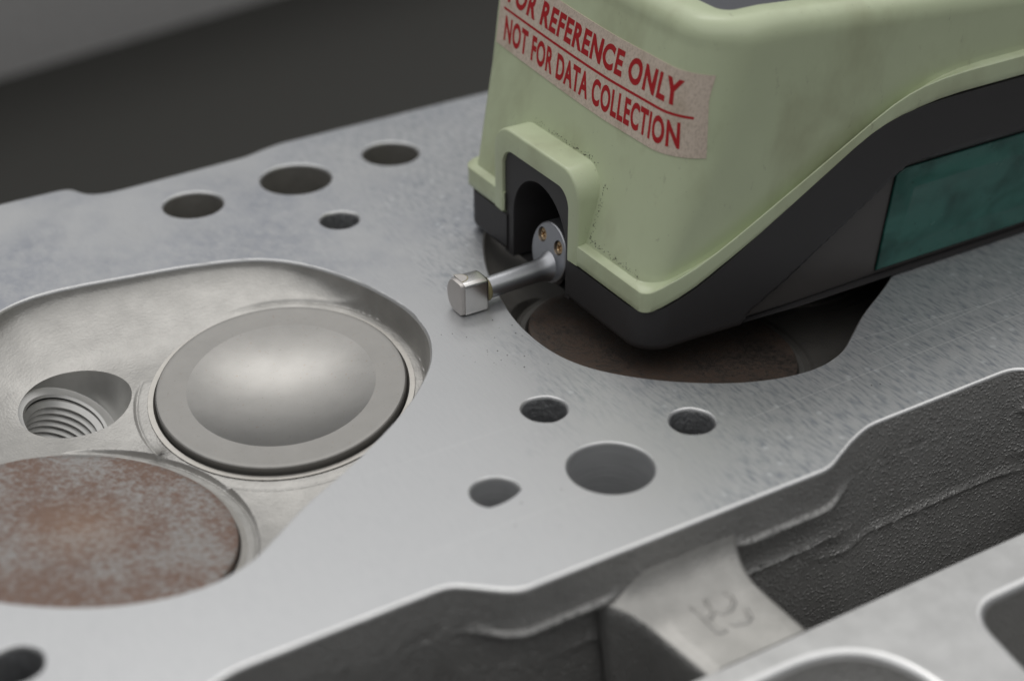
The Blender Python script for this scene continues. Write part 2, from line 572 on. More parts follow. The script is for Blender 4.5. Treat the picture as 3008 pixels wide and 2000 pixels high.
def build_head():
    loops = []
    names = {'deep': ('bolt_bore', DEEP), 'bore': ('bolt_bore', BORE), 'core': ('coolant_passage', COREHOLE), 'dee': ('oil_drain_hole', BORE)}
    for s in SHIFTS:
        for (x, y, r, dep, kind) in HOLES:
            if not (XL + 8 < x + s * PITCH < XR - 8):
                continue
            if s > 0 and kind in ('core', 'dee') and y < 160 and x < 110:
                continue
            P = hole_loop(x, y, r, kind) + [s * PITCH, 0]
            c = np.array([x + s * PITCH, y])
            big = c + (P - c) * (1 + 0.30 / r)
            loops.append(big)
            mb = MB()
            rings = [z3(big, 0.0), z3(c + (P - c) * (1 + 0.14 / r), -0.12), z3(c + (P - c) * (1 + 0.05 / r), -0.30), z3(P, -0.5)]
            if kind == 'core':      # rough cast passages: uneven walls and a closed sandy bottom
                for z in np.linspace(-1.0, -dep, 12):
                    kk = 1 + 0.06 * rng.standard_normal(len(P)) * min(1, -z / 3)
                    kk = 0.5 * kk + 0.25 * np.roll(kk, 1) + 0.25 * np.roll(kk, -1)
                    rings.append(z3(c + (P - c) * (kk[:, None]) * (1 - 0.012 * -z), z + 0.12 * rng.standard_normal(len(P))))
                cap = True
            else:
                rings.append(z3(P, -dep))
                cap = True
            hb = mb.loft(rings, cap1=True, flip=True).done(names[kind][0], names[kind][1], HEAD)
            hb.data.materials.append(CHAMFER)
            for p in hb.data.polygons:
                if p.center.z > (HEAD_Z - 0.55) * MM and len(p.vertices) == 4:
                    p.material_index = 1
        loops.append(RIM + RIMN * 0.32 + [s * PITCH, 0])
    inner = OUT - NRM * 0.44
    P, T = plate(inner, loops)
    build('gasket_face', z3(P, 0.0), T, DECK, HEAD, 0)

    # rounded, slightly burred edge all the way round
    rings = []
    wob = 0.05 * np.convolve(rng.standard_normal(len(OUT)), np.ones(7) / 7, 'same')
    for a in np.linspace(0, 90, 7):
        q = OUT - NRM * (0.44 * (1 - math.sin(R(a))) + (wob * (a > 20))[:, None])
        rings.append(z3(q, -0.44 * (1 - math.cos(R(a)))))
    MB().loft(rings, flip=True).done('deburred_edge', CHAMFER, HEAD)

    # side walls: the near side has bosses with a lip, and a parting line on the cast wall
    x = OUT[:, 0]
    u = (x - 101.8 + PITCH * 4 + PITCH / 2) % PITCH - PITCH / 2
    b = np.clip((31.5 - np.abs(u)) / 7.0, 0, 1)
    b = b * b * (3 - 2 * b) * (OUT[:, 1] < 140)
    zs = [-0.44, -1.5, -3, -5, -6.3, -6.5, -6.65, -7.1, -7.3, -7.5, -8.0, -8.6, -10, -12, -14.1, -14.5, -14.8, -15.2, -16.5, -17.4, -17.8, -18.1, -18.5, -19.2, -22, -26, -30, -36, -44, -60]
    boss = np.interp(zs, [-60, -40, -15.2, -14.8, -14.5, -14.1, -8.6, -7.5, -7.3, -7.1, -6.65, -6.5, -6.3, -5, 0], [1.0, 1.5, 2.3, 1.5, 1.45, 2.0, 1.8, 1.0, -0.3, -0.75, -0.8, -0.65, 0.0, 0.1, 0])
    wall = np.interp(zs, [-60, -40, -22, -18.5, -18.1, -17.8, -17.4, -8, 0], [-7.0, -4.4, -1.9, -1.45, -1.85, -1.85, -1.45, -0.6, 0])
    sd = np.array([[1.0 if zz < -1 else 0.0] for zz in zs])
    grain = 0.045 * rng.standard_normal((len(zs), len(OUT))) * sd * np.where(np.array(zs)[:, None] > -8.2, 1 - 0.9 * b[None], 1.0)
    rings = []
    calm = np.clip((x - 84) / 16, 0, 1)
    boss_l = np.interp(zs, [-60, -40, -8.6, -7.5, -7.3, -7.1, -6.65, -6.5, -6.3, -5, 0], [2.5, 2.3, 1.8, 1.0, -0.3, -0.75, -0.8, -0.65, 0.0, 0.1, 0])
    wall_l = np.interp(zs, [-60, -8, 0], [2.0, -0.2, 0])
    for k, zz in enumerate(zs):
        # the lip dies out where the rib grows out of the boss
        rb = np.clip((11.5 - np.abs(u + 0.6)) / 3.0, 0, 1)
        bk = boss[k] * calm + boss_l[k] * (1 - calm)
        wk = wall[k] * calm + wall_l[k] * (1 - calm)
        off = (bk * (1 - rb) + (0.05 if zz > -9 else bk) * rb) * b + wk * (1 - b) + grain[k]
        rings.append(z3(OUT - NRM * off[:, None], zz + 0.10 * np.convolve(grain[k], np.ones(5), 'same')))
    rings.append(z3(OUT - NRM * 3, -HEAD_Z))
    MB().loft(rings, cap1=True, flip=True).done('cast_side_wall', SAND, HEAD, 60)


build_head()

# --- combustion chamber as a height field over its own outline
V1 = dict(c=np.array([75.2, 192.9]), z=-6.0, R=19.1, t=R(7.4), a=R(235))
V2 = dict(c=np.array([36.1, 171.9]), z=-5.3, R=21.5, t=R(9.8), a=R(12))
PLUG_C, PLUG_R = np.array([47.1, 206.7]), 8.5


def plane(v, x, y):
    n = (math.sin(v['t']) * math.cos(v['a']), math.sin(v['t']) * math.sin(v['a']), math.cos(v['t']))
    return v['z'] - (n[0] * (x - v['c'][0]) + n[1] * (y - v['c'][1])) / n[2]


def sstep(a, b, x):
    t = np.clip((x - a) / (b - a), 0, 1)
    return t * t * (3 - 2 * t)


def rim_dist(P):
    seg = np.vstack([RIM, RIM[:1]])
    out = np.empty(len(P))
    for i in range(0, len(P), 6000):
        q = P[i:i + 6000]
        d = ((q[:, None] - RIM[None]) ** 2).sum(2)
        out[i:i + 6000] = np.sqrt(d.min(1))
    return out


def chamber_z(P, d):
    x, y = P[:, 0], P[:, 1]
    p1, p2 = plane(V1, x, y) - 1.05, plane(V2, x, y) - 0.95
    k = 1.6
    h = np.clip(0.5 + 0.5 * (p1 - p2) / k, 0, 1)
    f = p2 * (1 - h) + p1 * h + k * h * (1 - h)
    az = np.degrees(np.arctan2(y - 188, x - 55)) % 360
    far_w = sstep(28, 62, az) * (1 - sstep(196, 232, az))
    f = f - 1.0 * far_w * sstep(4, 14, d) * (1 - sstep(14, 26, d))
    r = 2.2 + 9.3 * far_w
    u = np.clip(d / r, 0, 1)
    g = np.sqrt(np.clip(1 - (1 - u) ** 2, 0, 1))
    g = np.where(u < 1, g, 1.0)
    z = -0.5 - (-0.5 - np.minimum(f, -0.9)) * g
    for v, pk, dep in ((V1, 3.2, 1.35), (V2, 2.5, 1.2)):
        rho = np.hypot(x - v['c'][0], y - v['c'][1])
        pl = plane(v, x, y)
        floor = pl - dep - 0.14 * np.exp(-((rho - v['R'] - pk + 0.35) / 0.2) ** 2)
        floor = floor - np.clip(v['R'] + 0.55 - rho, 0, 3.5) * 1.3
        ins = 1 - sstep(v['R'] + pk - 0.22, v['R'] + pk + 0.22, rho)
        z = z * (1 - ins) + np.minimum(z, floor) * ins
    return z


def build_chamber():
    cen = np.array([54.0, 189.0])
    t = np.r_[np.linspace(0, 0.02, 5), np.linspace(0.02, 1, 290)[1:-1]]
    G = RIM[None] * (1 - t)[:, None, None] + cen[None, None] * t[:, None, None]
    P = G.reshape(-1, 2)
    z = chamber_z(P, rim_dist(P))
    z[:NS] = -0.5
    z = z + 0.012 * rng.standard_normal(len(z))
    V = z3(P, z)
    nr = len(t)
    idx = np.arange(nr * NS).reshape(nr, NS)
    nx = np.roll(idx, -1, 1)
    F = np.stack([idx[:-1], nx[:-1], nx[1:], idx[1:]], 2).reshape(-1, 4)
    # open the plug hole: drop faces inside and pull the ragged verts out onto the circle
    rho = np.hypot(P[:, 0] - PLUG_C[0], P[:, 1] - PLUG_C[1])
    inn = rho < PLUG_R
    F = F[~inn[F].all(1)]
    mv = np.zeros(len(P), bool)
    mv[F.ravel()] = True
    mv &= inn
    dirv = (P[mv] - PLUG_C) / rho[mv][:, None]
    V[mv, :2] = PLUG_C + dirv * PLUG_R
    V[mv, 2] = chamber_z(V[mv, :2], rim_dist(V[mv, :2]))
    # centre fan is inside no pocket wall; close with one ring to a point
    mb = MB()
    mb.V = [tuple(v) for v in V]
    mb.F = [tuple(f) for f in F]
    b = len(mb.V)
    zc = chamber_z(cen[None], np.array([20.0]))[0]
    mb.V.append((cen[0], cen[1], zc))
    last = idx[-1]
    mb.F += [(int(last[i]), int(last[(i + 1) % NS]), b) for i in range(NS)]
    # bright chamfer from the gasket face down into the chamber
    ch = mb.done('combustion_chamber', CAST, HEAD, 34, org=(0, 0, 0))
    wob = 0.05 * np.convolve(rng.standard_normal(NS), np.ones(5) / 5, 'same')
    rings = [z3(RIM + RIMN * 0.32, 0.0), z3(RIM + RIMN * (0.20 + wob)[:, None], -0.10), z3(RIM + RIMN * 0.06, -0.32), z3(RIM, -0.5)]
    ed = MB().loft(rings, flip=True).done('chamber_edge', CHAMFER, HEAD, 50, org=(0, 0, 0))
    # plug bore: counterbore leaning to the left, spot face, thread
    a = np.arange(72) * 2 * math.pi / 72
    rimp = np.stack([PLUG_C[0] + PLUG_R * np.cos(a), PLUG_C[1] + PLUG_R * np.sin(a)], 1)
    r0 = z3(rimp, chamber_z(rimp, rim_dist(rimp)))
    ax = np.array([-0.37, 0.26, -0.89])
    ax /= np.linalg.norm(ax)
    e1 = np.cross([0, 1, 0], ax)
    e1 /= np.linalg.norm(e1)
    e2 = np.cross(ax, e1)
    if np.dot(e1, [1, 0, 0]) < 0:
        e1 = -e1
    if np.dot(e2, [0, 1, 0]) < 0:
        e2 = -e2
    c0 = np.array([PLUG_C[0], PLUG_C[1], r0[:, 2].mean()])

    def ring(dep, r, helix=0.0):
        return np.array([c0 + ax * (dep + helix * t / (2 * math.pi)) + r * (math.cos(t) * e1 + math.sin(t) * e2) for t in a])
    cb = MB().loft([r0, ring(4.3, 8.1), ring(4.35, 8.0), ring(4.42, 6.65), ring(4.75, 6.3)], flip=True)
    pb = cb.done('plug_counterbore', THREAD, HEAD, 25, org=(0, 0, 0))
    rings, p = [], 1.45
    for k in range(14):
        for du, rr in ((0.0, 6.3), (0.22, 6.27), (0.70, 5.5), (0.88, 5.5)):
            rings.append(ring(4.75 + (k + du) * p * 0.93, rr, p * 0.93))
    a2 = np.r_[a, 2 * math.pi]
    thr = MB().loft(rings, flip=True, cap1=True)
    tb = thr.done('plug_thread', THREAD, HEAD, 25, org=(0, 0, 0))
    base = [ch, ed, pb, tb]
    o = HEAD['_org']
    for q in base:
        q.location = tuple(-MM * np.array(o))
    return base


def lathe(v, prof, n=128):
    """revolve (radius, height) about the tilted valve axis"""
    nn = np.array([math.sin(v['t']) * math.cos(v['a']), math.sin(v['t']) * math.sin(v['a']), math.cos(v['t'])])
    e1 = np.cross([0, 1, 0], nn)
    e1 /= np.linalg.norm(e1)
    e2 = np.cross(nn, e1)
    c = np.array([*v['c'], v['z']])
    a = np.arange(n) * 2 * math.pi / n
    return [np.array([c + nn * h + r * (math.cos(t) * e1 + math.sin(t) * e2) for t in a]) for r, h in prof]


def build_valves():
    r = V1['R']
    prof = [(0.01, -2.3)]
    for q in np.linspace(0.05, 1, 20):
        prof.append((r * 0.755 * q, -2.3 + 2.2 * q ** 2))
    prof += [(r * 0.955, -0.02), (r * 0.975, 0.0), (r - 0.22, -0.03), (r - 0.05, -0.14), (r, -0.32), (r, -1.6), (r - 0.3, -1.9), (r - 2.2, -3.9), (4, -6.5), (3, -24)]
    e = MB().loft(lathe(V1, prof)).done('exhaust_valve', VALVE, HEAD, 11, org=(0, 0, 0), label='bare grey steel valve with a dished face')
    e.data.materials.append(VALVE_RING)
    cc = Vector((*V1['c'], V1['z'])) * MM
    for p in e.data.polygons:
        if (p.center - cc).length > 0.757 * V1['R'] * MM:
            p.material_index = 1
    r = V2['R']
    prof = [(0.01, -0.35)]
    for q in np.linspace(0.08, 1, 14):
        prof.append((r * 0.93 * q, -0.35 + 0.3 * q ** 2))
    prof += [(r - 0.3, -0.02), (r - 0.06, -0.14), (r, -0.35), (r, -1.4), (r - 2.4, -3.6), (4, -6.5), (3, -24)]
    i = MB().loft(lathe(V2, prof)).done('intake_valve', RUST, HEAD, 30, org=(0, 0, 0), label='flat valve freckled with brown rust')
    seats = []
    for v in (V1, V2):
        r = v['R']
        s = MB().loft(lathe(v, [(r + 1.3, -1.25), (r + 1.25, -1.14), (r + 0.45, -1.15), (r + 0.12, -1.7), (r - 2.0, -4.3), (r - 2.4, -9)]), flip=True).done('valve_seat', SEAT, HEAD, 30, org=(0, 0, 0))
        seats.append(s)
    o = HEAD['_org']
    for q in [e, i] + seats:
        q.location = tuple(-MM * np.array(o))
    return [e, i] + seats


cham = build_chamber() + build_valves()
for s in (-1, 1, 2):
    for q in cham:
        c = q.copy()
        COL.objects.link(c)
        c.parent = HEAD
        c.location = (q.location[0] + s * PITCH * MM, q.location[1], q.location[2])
        swap = {'intake_valve': RUST_SHADED, 'combustion_chamber': CAST_SHADED}.get(q.name)
        if swap and s == 1:         # the gauge's shade on this chamber is put into darker colours
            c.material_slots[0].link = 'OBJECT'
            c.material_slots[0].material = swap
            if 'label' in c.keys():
                c['label'] = 'rusted valve under the gauge, its shade put into the dark brown colour'


# --- manifold flange and the ribs that tie it to the bosses
def rounded(pts, r, n=10):
    out = []
    P = [np.array(p, float) for p in pts]
    for i, p in enumerate(P):
        a, b = P[i - 1] - p, P[(i + 1) % len(P)] - p
        la, lb = np.linalg.norm(a), np.linalg.norm(b)
        rr = r[i] if isinstance(r, (list, tuple)) else r
        q = min(rr, la * 0.49, lb * 0.49)
        s, e = p + a / la * q, p + b / lb * q
        for t in np.linspace(0, 1, n):
            out.append((1 - t) ** 2 * s + 2 * t * (1 - t) * p + t * t * e)
    return np.array(out)


FZ = -9.0


def build_flange():
    out = np.array([(XL + 6, 62), (XR - 6, 62), (XR - 6, 110.4), (XL + 6, 110.4)], float)
    out = resample(rounded(out, 6), step=1.5)
    N = normals(out)
    loops, mb, tube = [], MB(), MB()
    for s in SHIFTS:
        for pts, rad, dep in (([(85, 70), (116.6, 70), (116.6, 106.2), (85, 106.2)], [10, 12, 13, 12], 5.0),
                              ([(125.0, 72), (164, 72), (168, 102.6), (130.6, 102.6)], [10, 10, 8, 5], 24.0)):
            L = resample(rounded(pts, rad, 14), step=0.7) + [s * PITCH, 0]
            if L[:, 0].max() > XR - 8 or L[:, 0].min() < XL + 8:
                continue
            LN = normals(L)
            loops.append(L + LN * 1.1)
            rings = []
            for a in np.linspace(0, 90, 7):
                rings.append(z3(L + LN * 1.1 * (1 - math.sin(R(a))), FZ - 1.1 * (1 - math.cos(R(a)))))
            tube.loft(rings, flip=True)
            mb.loft([rings[-1], z3(L - LN * 0.25, FZ - dep + 1.0), z3(L - LN * 1.2, FZ - dep)], cap1=True, flip=True)
    P, T = plate(out - N * 0.15, loops)
    build('manifold_flange', z3(P, FZ), T, FLANGE, HEAD, 0)
    tube.done('port_edge', CHAMFER, HEAD, 40)
    mb.done('manifold_port', SAND, HEAD, 40)
    MB().loft([z3(out - N * 0.15, FZ), z3(out, FZ - 0.15), z3(out, -60), z3(out - N * 4, -HEAD_Z)], flip=True, cap1=True).done('flange_side', SAND, HEAD, 40)
    MB().box((XL + 8, 105, -HEAD_Z), (XR - 8, 140, -52)).done('valley_floor', SAND, HEAD, 0)

    for s in SHIFTS:
        x0 = s * PITCH
        if x0 + 110 > XR:
            continue
        rings = []
        ys = [127.6, 127.2, 126.4, 126.1, 125.7, 125.1, 124.3, 123.3, 122.2, 121, 118, 114, 110.5]
        for y in ys:
            up = 0.0
            if y > 119.6:
                q = min(1, (y - 119.6) / 6.9)
                up = 5.6 * (1 - math.sqrt(max(0, 1 - q * q)))
            w = max(0, min(1, (y - 119.6) / 6.4))
            xl = 94.4 - (y - 110.5) * 0.10 - 3.0 * w ** 3 + x0
            xr = 110.0 + 0.5 * w * w + x0
            zt = FZ - 0.05 + up
            ze = FZ - 0.30 + 1.7 * w * w
            sec = [(xl + 5.0, -50), (xl + 0.5, ze - 5.0), (xl + 0.05, ze - 2.2), (xl - 0.05, ze - 0.9), (xl + 0.12, ze - 0.3), (xl + 0.5, ze - 0.02), (xl + 1.0, ze - 0.10)]
            for t in np.linspace(0.12, 1, 7):
                sec.append((xl + 1.0 + t * (1.2 + 4.5 * w), ze + (zt - ze) * t * t * (3 - 2 * t)))
            x1 = sec[-1][0]
            sec += [(x, zt) for x in np.linspace(x1, xr - 0.7, 8)[1:]]
            sec += [(xr - 0.25, zt - 0.1), (xr, zt - 0.4), (xr + 0.25, -50)]
            rings.append([(x, y, z) for x, z in sec])
        rib = MB().loft(rings, closed=False).done('bridge_rib', BRIDGE, HEAD, 50)
        rib.data.materials.append(SAND)
        for p in rib.data.polygons:
            if abs(p.normal.z) < 0.3:
                p.material_index = 1
        if s == 0:
            # cast foundry mark on the rib
            mk = MB()
            strokes = [[(99.71, 121.95), (100.05, 119.64), (100.1, 117.53), (100.0, 115.89), (100.56, 115.6), (101.2, 115.8)],
                       [(102.5, 122.3), (102.0, 120.9), (102.0, 119.4), (102.7, 118.4), (103.85, 118.3), (105.2, 119.2), (105.6, 120.3), (105.1, 121.4), (103.7, 121.7), (102.4, 121.6)],
                       [(102.2, 119.6), (101.1, 118.6), (100.2, 118.3)],
                       [(105.67, 117.5), (105.3, 115.95), (104.3, 115.45), (102.9, 115.85), (102.3, 116.4)]]
            for st in strokes:
                st = np.array(st)
                tt = np.linspace(0, len(st) - 1, len(st) * 4)
                q = np.stack([np.interp(tt, range(len(st)), st[:, 0]), np.interp(tt, range(len(st)), st[:, 1])], 1)
                d = np.gradient(q, axis=0)
                d /= np.linalg.norm(d, axis=1)[:, None] + 1e-9
                nn_ = np.stack([-d[:, 1], d[:, 0]], 1)
                mk.loft([[(*(q[i] + nn_[i] * w), FZ - 0.05 + h) for w, h in ((-0.42, -0.1), (-0.30, 0.20), (0, 0.30), (0.30, 0.20), (0.42, -0.1))] for i in range(len(q))], closed=False, flip=True)
            mk.done('foundry_mark', BRIDGE, rib, 60)


build_flange()

# ------------------------------------------------------------------ surface roughness gauge
GAUGE = thing('surface_roughness_gauge', 'sage green and charcoal handheld roughness gauge standing on the gasket face, probe forward', 'measuring gauge', (175, 187, 0))
XB = 262.0


def rrect(xf, xb, yn, yf, rn, rf, rb, ne=60, nc=18, bow=0.0):
    """closed loop, counter-clockwise from above: starts on the far front, runs down the front, along the near side"""
    pts = []

    def arc(cx, cy, r, a0, a1, n):
        return [(cx + r * math.cos(t), cy + r * math.sin(t)) for t in np.linspace(R(a0), R(a1), n)]

    def line(p, q, n):
        return [(p[0] + (q[0] - p[0]) * t, p[1] + (q[1] - p[1]) * t) for t in np.linspace(0, 1, n + 2)[1:-1]]
    pts += line((xf, yf - rf), (xf, yn + rn), ne)
    pts += arc(xf + rn, yn + rn, rn, 180, 270, nc)
    pts += line((xf + rn, yn), (xb - rb, yn), ne * 3)
    pts += arc(xb - rb, yn + rb, rb, 270, 360, nc)
    pts += line((xb, yn + rb), (xb, yf - rb), 12)
    pts += arc(xb - rb, yf - rb, rb, 0, 90, nc)
    pts += line((xb - rb, yf), (xf + rf, yf), ne * 3)
    pts += arc(xf + rf, yf - rf, rf, 90, 180, nc)
    return np.array(pts)


def zlow(x):
    """parting line between charcoal base and green shell"""
    xs = np.array([110, 120, 123, 126, 129, 132, 135, 158, 161, 164, 167, 171, 176, 270])
    zz = np.array([7.9, 7.9, 8.3, 9.0, 10.0, 11.4, 13.0, 26.3, 27.8, 28.9, 29.6, 30.1, 30.35, 31.0])
    return np.interp(x, xs, zz)


def ztop(x):
    return 48.6 - 0.062 * (x - 130)


def shell_loop(z, off=0.0):
    """plan outline of the green shell at height z (scalar), offset outward"""
    k = z - 12.0
    xf = 121.45 + 0.285 * max(k, 0)
    yf = 213.7 + 0.25 * min(max(k, -2), 26)
    yn = 163.0 + 0.0 * k
    rn = 1.1 if off > 0.5 else np.interp(z, [11, 15, 30], [3.4, 4.6, 8.2])
    rf = np.interp(z, [8, 14, 28], [1.7, 2.0, 3.6])
    return rrect(xf - off, XB + off, yn - off, yf + off, rn + off * 0.4, rf + off * 0.4, 14.0)


def shell_at(zs, off):
    """outline where every point has its own height"""
    lv = np.linspace(4, 52, 97)
    tab = SHELL_TAB.get(off)
    if tab is None:
        tab = np.array([shell_loop(z, off) for z in lv])
        SHELL_TAB[off] = tab
    f = (zs - 4) / 0.5
    i = np.clip(f.astype(int), 0, 95)
    w = (f - i)[:, None]
    n = np.arange(tab.shape[1])
    return tab[i, n] * (1 - w) + tab[i + 1, n] * w


SHELL_TAB = {}


def build_gauge():
    ref = shell_loop(12.0, 1.6)
    zl = zlow(ref[:, 0])
    zt = ztop(np.maximum(ref[:, 0], 126))
    n = len(ref)
    rings = []

    def add(zs, off):
        q = shell_at(zs, off)
        rings.append(z3(q, zs))
    RH = 3.5
    add(zl + 0.0, 1.0)
    add(zl + 0.05, 1.45)
    add(zl + 0.25, 1.6)
    for q in (0.3, 0.6, 0.9):
        add(zl + 0.25 + (RH - 0.6) * q, 1.6)
    add(zl + RH - 0.18, 1.57)
    add(zl + RH - 0.03, 1.42)
    add(zl + RH + 0.10, 0.42)
    add(zl + RH + 0.22, 0.14)
    add(zl + RH + 0.95, 0.0)
    R_T = 3.6
    for q in np.linspace(0.02, 1, 44):
        add(zl + RH + 0.95 + (zt - R_T - zl - RH - 0.95) * q, 0.0)
    base_top = shell_at(zt - R_T, 0.0)
    cen = np.array([190.0, 188.0])

    def inset(L, d):
        return L - normals(L) * d
    for a in np.linspace(10, 90, 9):
        q = inset(base_top, R_T * (1 - math.cos(R(a))))
        rings.append(z3(q, zt - R_T + R_T * math.sin(R(a))))
    lip = inset(base_top, R_T + 1.8)
    rings.append(z3(lip, zt + 0.02))
    lip2 = inset(base_top, R_T + 2.3)
    rings.append(z3(lip2, zt - 0.12))
    rings.append(z3(inset(base_top, R_T + 2.45), zt - 0.7))
    V = np.vstack(rings)
    F = []
    for k in range(len(rings) - 1):
        a = k * n + np.arange(n)
        b = k * n + (np.arange(n) + 1) % n
        F.append(np.stack([a, b, b + n, a + n], 1))
    F = np.vstack(F)
    c = V[F].mean(1)
    low = np.arange(len(F)) < 8 * n
    cut = (c[:, 0] < 131) & (c[:, 1] > np.where(low, 182.1, 180.6)) & (c[:, 1] < np.where(low, 201.4, 202.8)) & (c[:, 2] < 21.3)
    F = F[~cut]
    shell = build('upper_shell', V, F, GREEN, GAUGE, 40)

    # hood round the probe: an arched frame standing straight up while the shell leans back
    yo0, yo1, yi0, yi1 = 179.2, 204.2, 182.0, 201.5

    def arch(y0, y1, zb, zt_, r, nn=14):
        P = [(y1, zb), (y1, zt_ - r)] + [(y1 - r + r * math.cos(t), zt_ - r + r * math.sin(t)) for t in np.linspace(0, math.pi / 2, nn)][1:]
        P += [(y0 + r + r * math.cos(t), zt_ - r + r * math.sin(t)) for t in np.linspace(math.pi / 2, math.pi, nn)] + [(y0, zb)]
        return np.array(P)
    Ao, Ai = arch(yo0, yo1, 9.0, 23.1, 4.6), arch(yi0, yi1, 7.9, 19.4, 3.0)
    # legs of the inner frame run down to the rim; outer ones end on the rim ledge
    Ao[0, 1] = Ao[-1, 1] = 7.9
    xf = 119.76
    ring = [np.column_stack([np.full(len(Ao), 128.0), Ao]), np.column_stack([np.full(len(Ao), xf + 0.5), Ao])]
    c0 = np.array([191.7, 9.0])
    for a in (30, 60, 90):
        s_ = 0.45 * (1 - math.cos(R(a)))
        q = Ao + (np.array([191.7, 10.0]) - Ao) / np.linalg.norm(np.array([191.7, 10.0]) - Ao, axis=1)[:, None] * s_
        ring.append(np.column_stack([np.full(len(Ao), xf + 0.5 - 0.5 * math.sin(R(a))), q]))
    ring.append(np.column_stack([np.full(len(Ai), xf), Ai + (Ai - [191.7, 10]) * 0.012]))
    ring.append(np.column_stack([np.full(len(Ai), xf + 0.25), Ai]))
    ring.append(np.column_stack([np.full(len(Ai), xf + 2.5), Ai]))
    MB().loft(ring, closed=False, flip=False).done('probe_hood', GREEN, GAUGE, 40)

    # top panel
    lp = inset(base_top, R_T + 2.44)
    lp = np.array(lp)
    zz = ztop(np.maximum(lp[:, 0], 126)) - 0.55
    mb = MB()
    mb.loft([z3(lp, zz), z3(lp + (cen - lp) * 0.05, zz + 0.0)], cap1=True)
    mb.done('keypad_panel', GREY, GAUGE, 0)

    # charcoal base
    ref = rrect(120.0, XB, 161.3, 213.8, 5.0, 3.0, 14.0)
    n = len(ref)
    zl = zlow(ref[:, 0]) - 0.32
    NR = normals(ref)
    rings = []
    z0 = 0.3
    for a in np.linspace(0, 80, 8):
        rr = 1.6
        ins = rr * (1 - math.sin(R(a)))
        nose = np.clip((150 - ref[:, 0]) / 20, 0, 1)
        ins = ins * (0.35 + 0.65 * nose)
        rings.append(z3(ref - NR * ins[:, None], z0 + np.full(n, rr * (1 - math.cos(R(a)))) * (0.35 + 0.65 * nose)))
    start = rings[-1][:, 2].copy()
    for q in np.linspace(0, 1, 42)[1:]:
        rings.append(z3(ref, start + (zl - start) * q))
    rings.append(z3(ref - NR * 1.6, zl + 0.02))
    V = np.vstack(rings)
    # sunken side panels
    zp = np.interp(V[:, 0], [130, 138.4, 139.3, 140.4, 142.0, 146.4, 168.0, 169.5, 172, 270], [-2.0, -1.0, 1.4, 2.7, 3.5, 5.8, 19.2, 19.8, 20.0, 20.2])
    side = (V[:, 0] > 134) & (V[:, 0] < XB - 12)
    sink = sstep(-0.35, 0.35, zp - V[:, 2]) * side
    amount = (1.5 + 0.03 * np.clip(zp - V[:, 2], 0, 20)) * np.clip((XB - 12 - V[:, 0]) / 4, 0, 1)
    V[:, 1] += np.where(V[:, 1] < 187, 1, -1) * sink * amount
    F = []
    for k in range(len(rings) - 1):
        a = k * n + np.arange(n)
        b = k * n + (np.arange(n) + 1) % n
        F.append(np.stack([a, b, b + n, a + n], 1))
    F = np.vstack(F)
    c = V[F].mean(1)
    cut = (c[:, 0] < 127) & (c[:, 1] > 182.4) & (c[:, 1] < 200.9)
    F = [tuple(f) for f in F[~cut]]
    # underside as a sheet of its own with the probe slot left open
    basefix = MB()
    basefix.V = [tuple(v) for v in V]
    basefix.F = F
    low = rings[0][:, :2]
    P, T = plate(low, [])
    basefix.add(z3(P, z0), T[:, ::-1])
    base = basefix.done('base_housing', DARK, GAUGE, 45)
    base.data.materials.append(PANEL)
    for p in base.data.polygons:
        if len(p.vertices) == 4 and all(vi < len(sink) and sink[vi] > 0.5 for vi in p.vertices):
            p.material_index = 1

    # face plate with the arched probe slot, and the slot's walls
    yc, w = 191.0, 7.9
    slot = [(yc + w, 0.6)] + [(yc + w * math.cos(t), 8.6 + 8.4 * math.sin(t)) for t in np.linspace(0, math.pi, 40)] + [(yc - w, 0.6)]
    slot = np.array(slot)
    mb = MB()
    fr = np.array([(201.6, 0.6), (201.6, 16.4), (200.7, 18.6), (198.4, 19.5), (185.1, 19.5), (182.8, 18.6), (181.9, 16.4), (181.9, 0.6)])
    loop = np.vstack([fr, slot[::-1]])
    P, T = plate(loop, [])
    mb.add([(120.25, p[0], p[1]) for p in P], T[:, ::-1])
    mb.loft([[(120.25, *p) for p in slot], [(120.6, *(np.array([yc, 6]) + (p - np.array([yc, 6])) * 0.985)) for p in slot], [(137.0, *(np.array([yc, 6]) + (p - np.array([yc, 6])) * 0.96)) for p in slot]], closed=False, flip=True)
    mb.add([(137.0, *(np.array([yc, 6]) + (p - np.array([yc, 6])) * 0.96)) for p in slot], [tuple(range(len(slot)))])
    mb.loft([[(120.25, *p) for p in fr], [(124.0, *p) for p in fr]], closed=False)
    mb.done('probe_slot', DARK, GAUGE, 30)

    # tinted window let into the side panel, with a stepped border
    mb = MB()

    def wy(x, z):
        zpv = np.interp(x, [130, 138.4, 139.3, 140.4, 142.0, 146.4, 168.0, 169.5, 172, 270], [-2.0, -1.0, 1.4, 2.7, 3.5, 5.8, 19.2, 19.8, 20.0, 20.2])
        return 161.3 + 1.5 + 0.03 * (zpv - z)
    B = np.array([(167.3, 1.5), (238.0, 1.5), (238.0, 19.3), (170.2, 19.1), (168.6, 18.3)])
    rr = lambda d: np.array([(167.3 + d, 1.5 + d), (238.0 - d, 1.5 + d), (238 - d, 19.3 - d), (170.2 + d * 0.8, 19.1 - d), (168.6 + d, 18.3 - d * 0.8)])
    rings = []
    for d, o in ((0, 0.3), (0.0, -0.35), (0.12, -0.45), (3.0, -0.45), (3.5, -0.62), (3.9, -0.62), (4.6, -0.40)):
        rings.append([(x, wy(x, z) + o, z) for x, z in rr(d)])
    mb.loft(rings, cap1=True)
    win = mb.done('display_window', WINDOW, GAUGE, 30)
    sh = MB()
    d0 = rr(-0.22)
    d1 = rr(0.02)
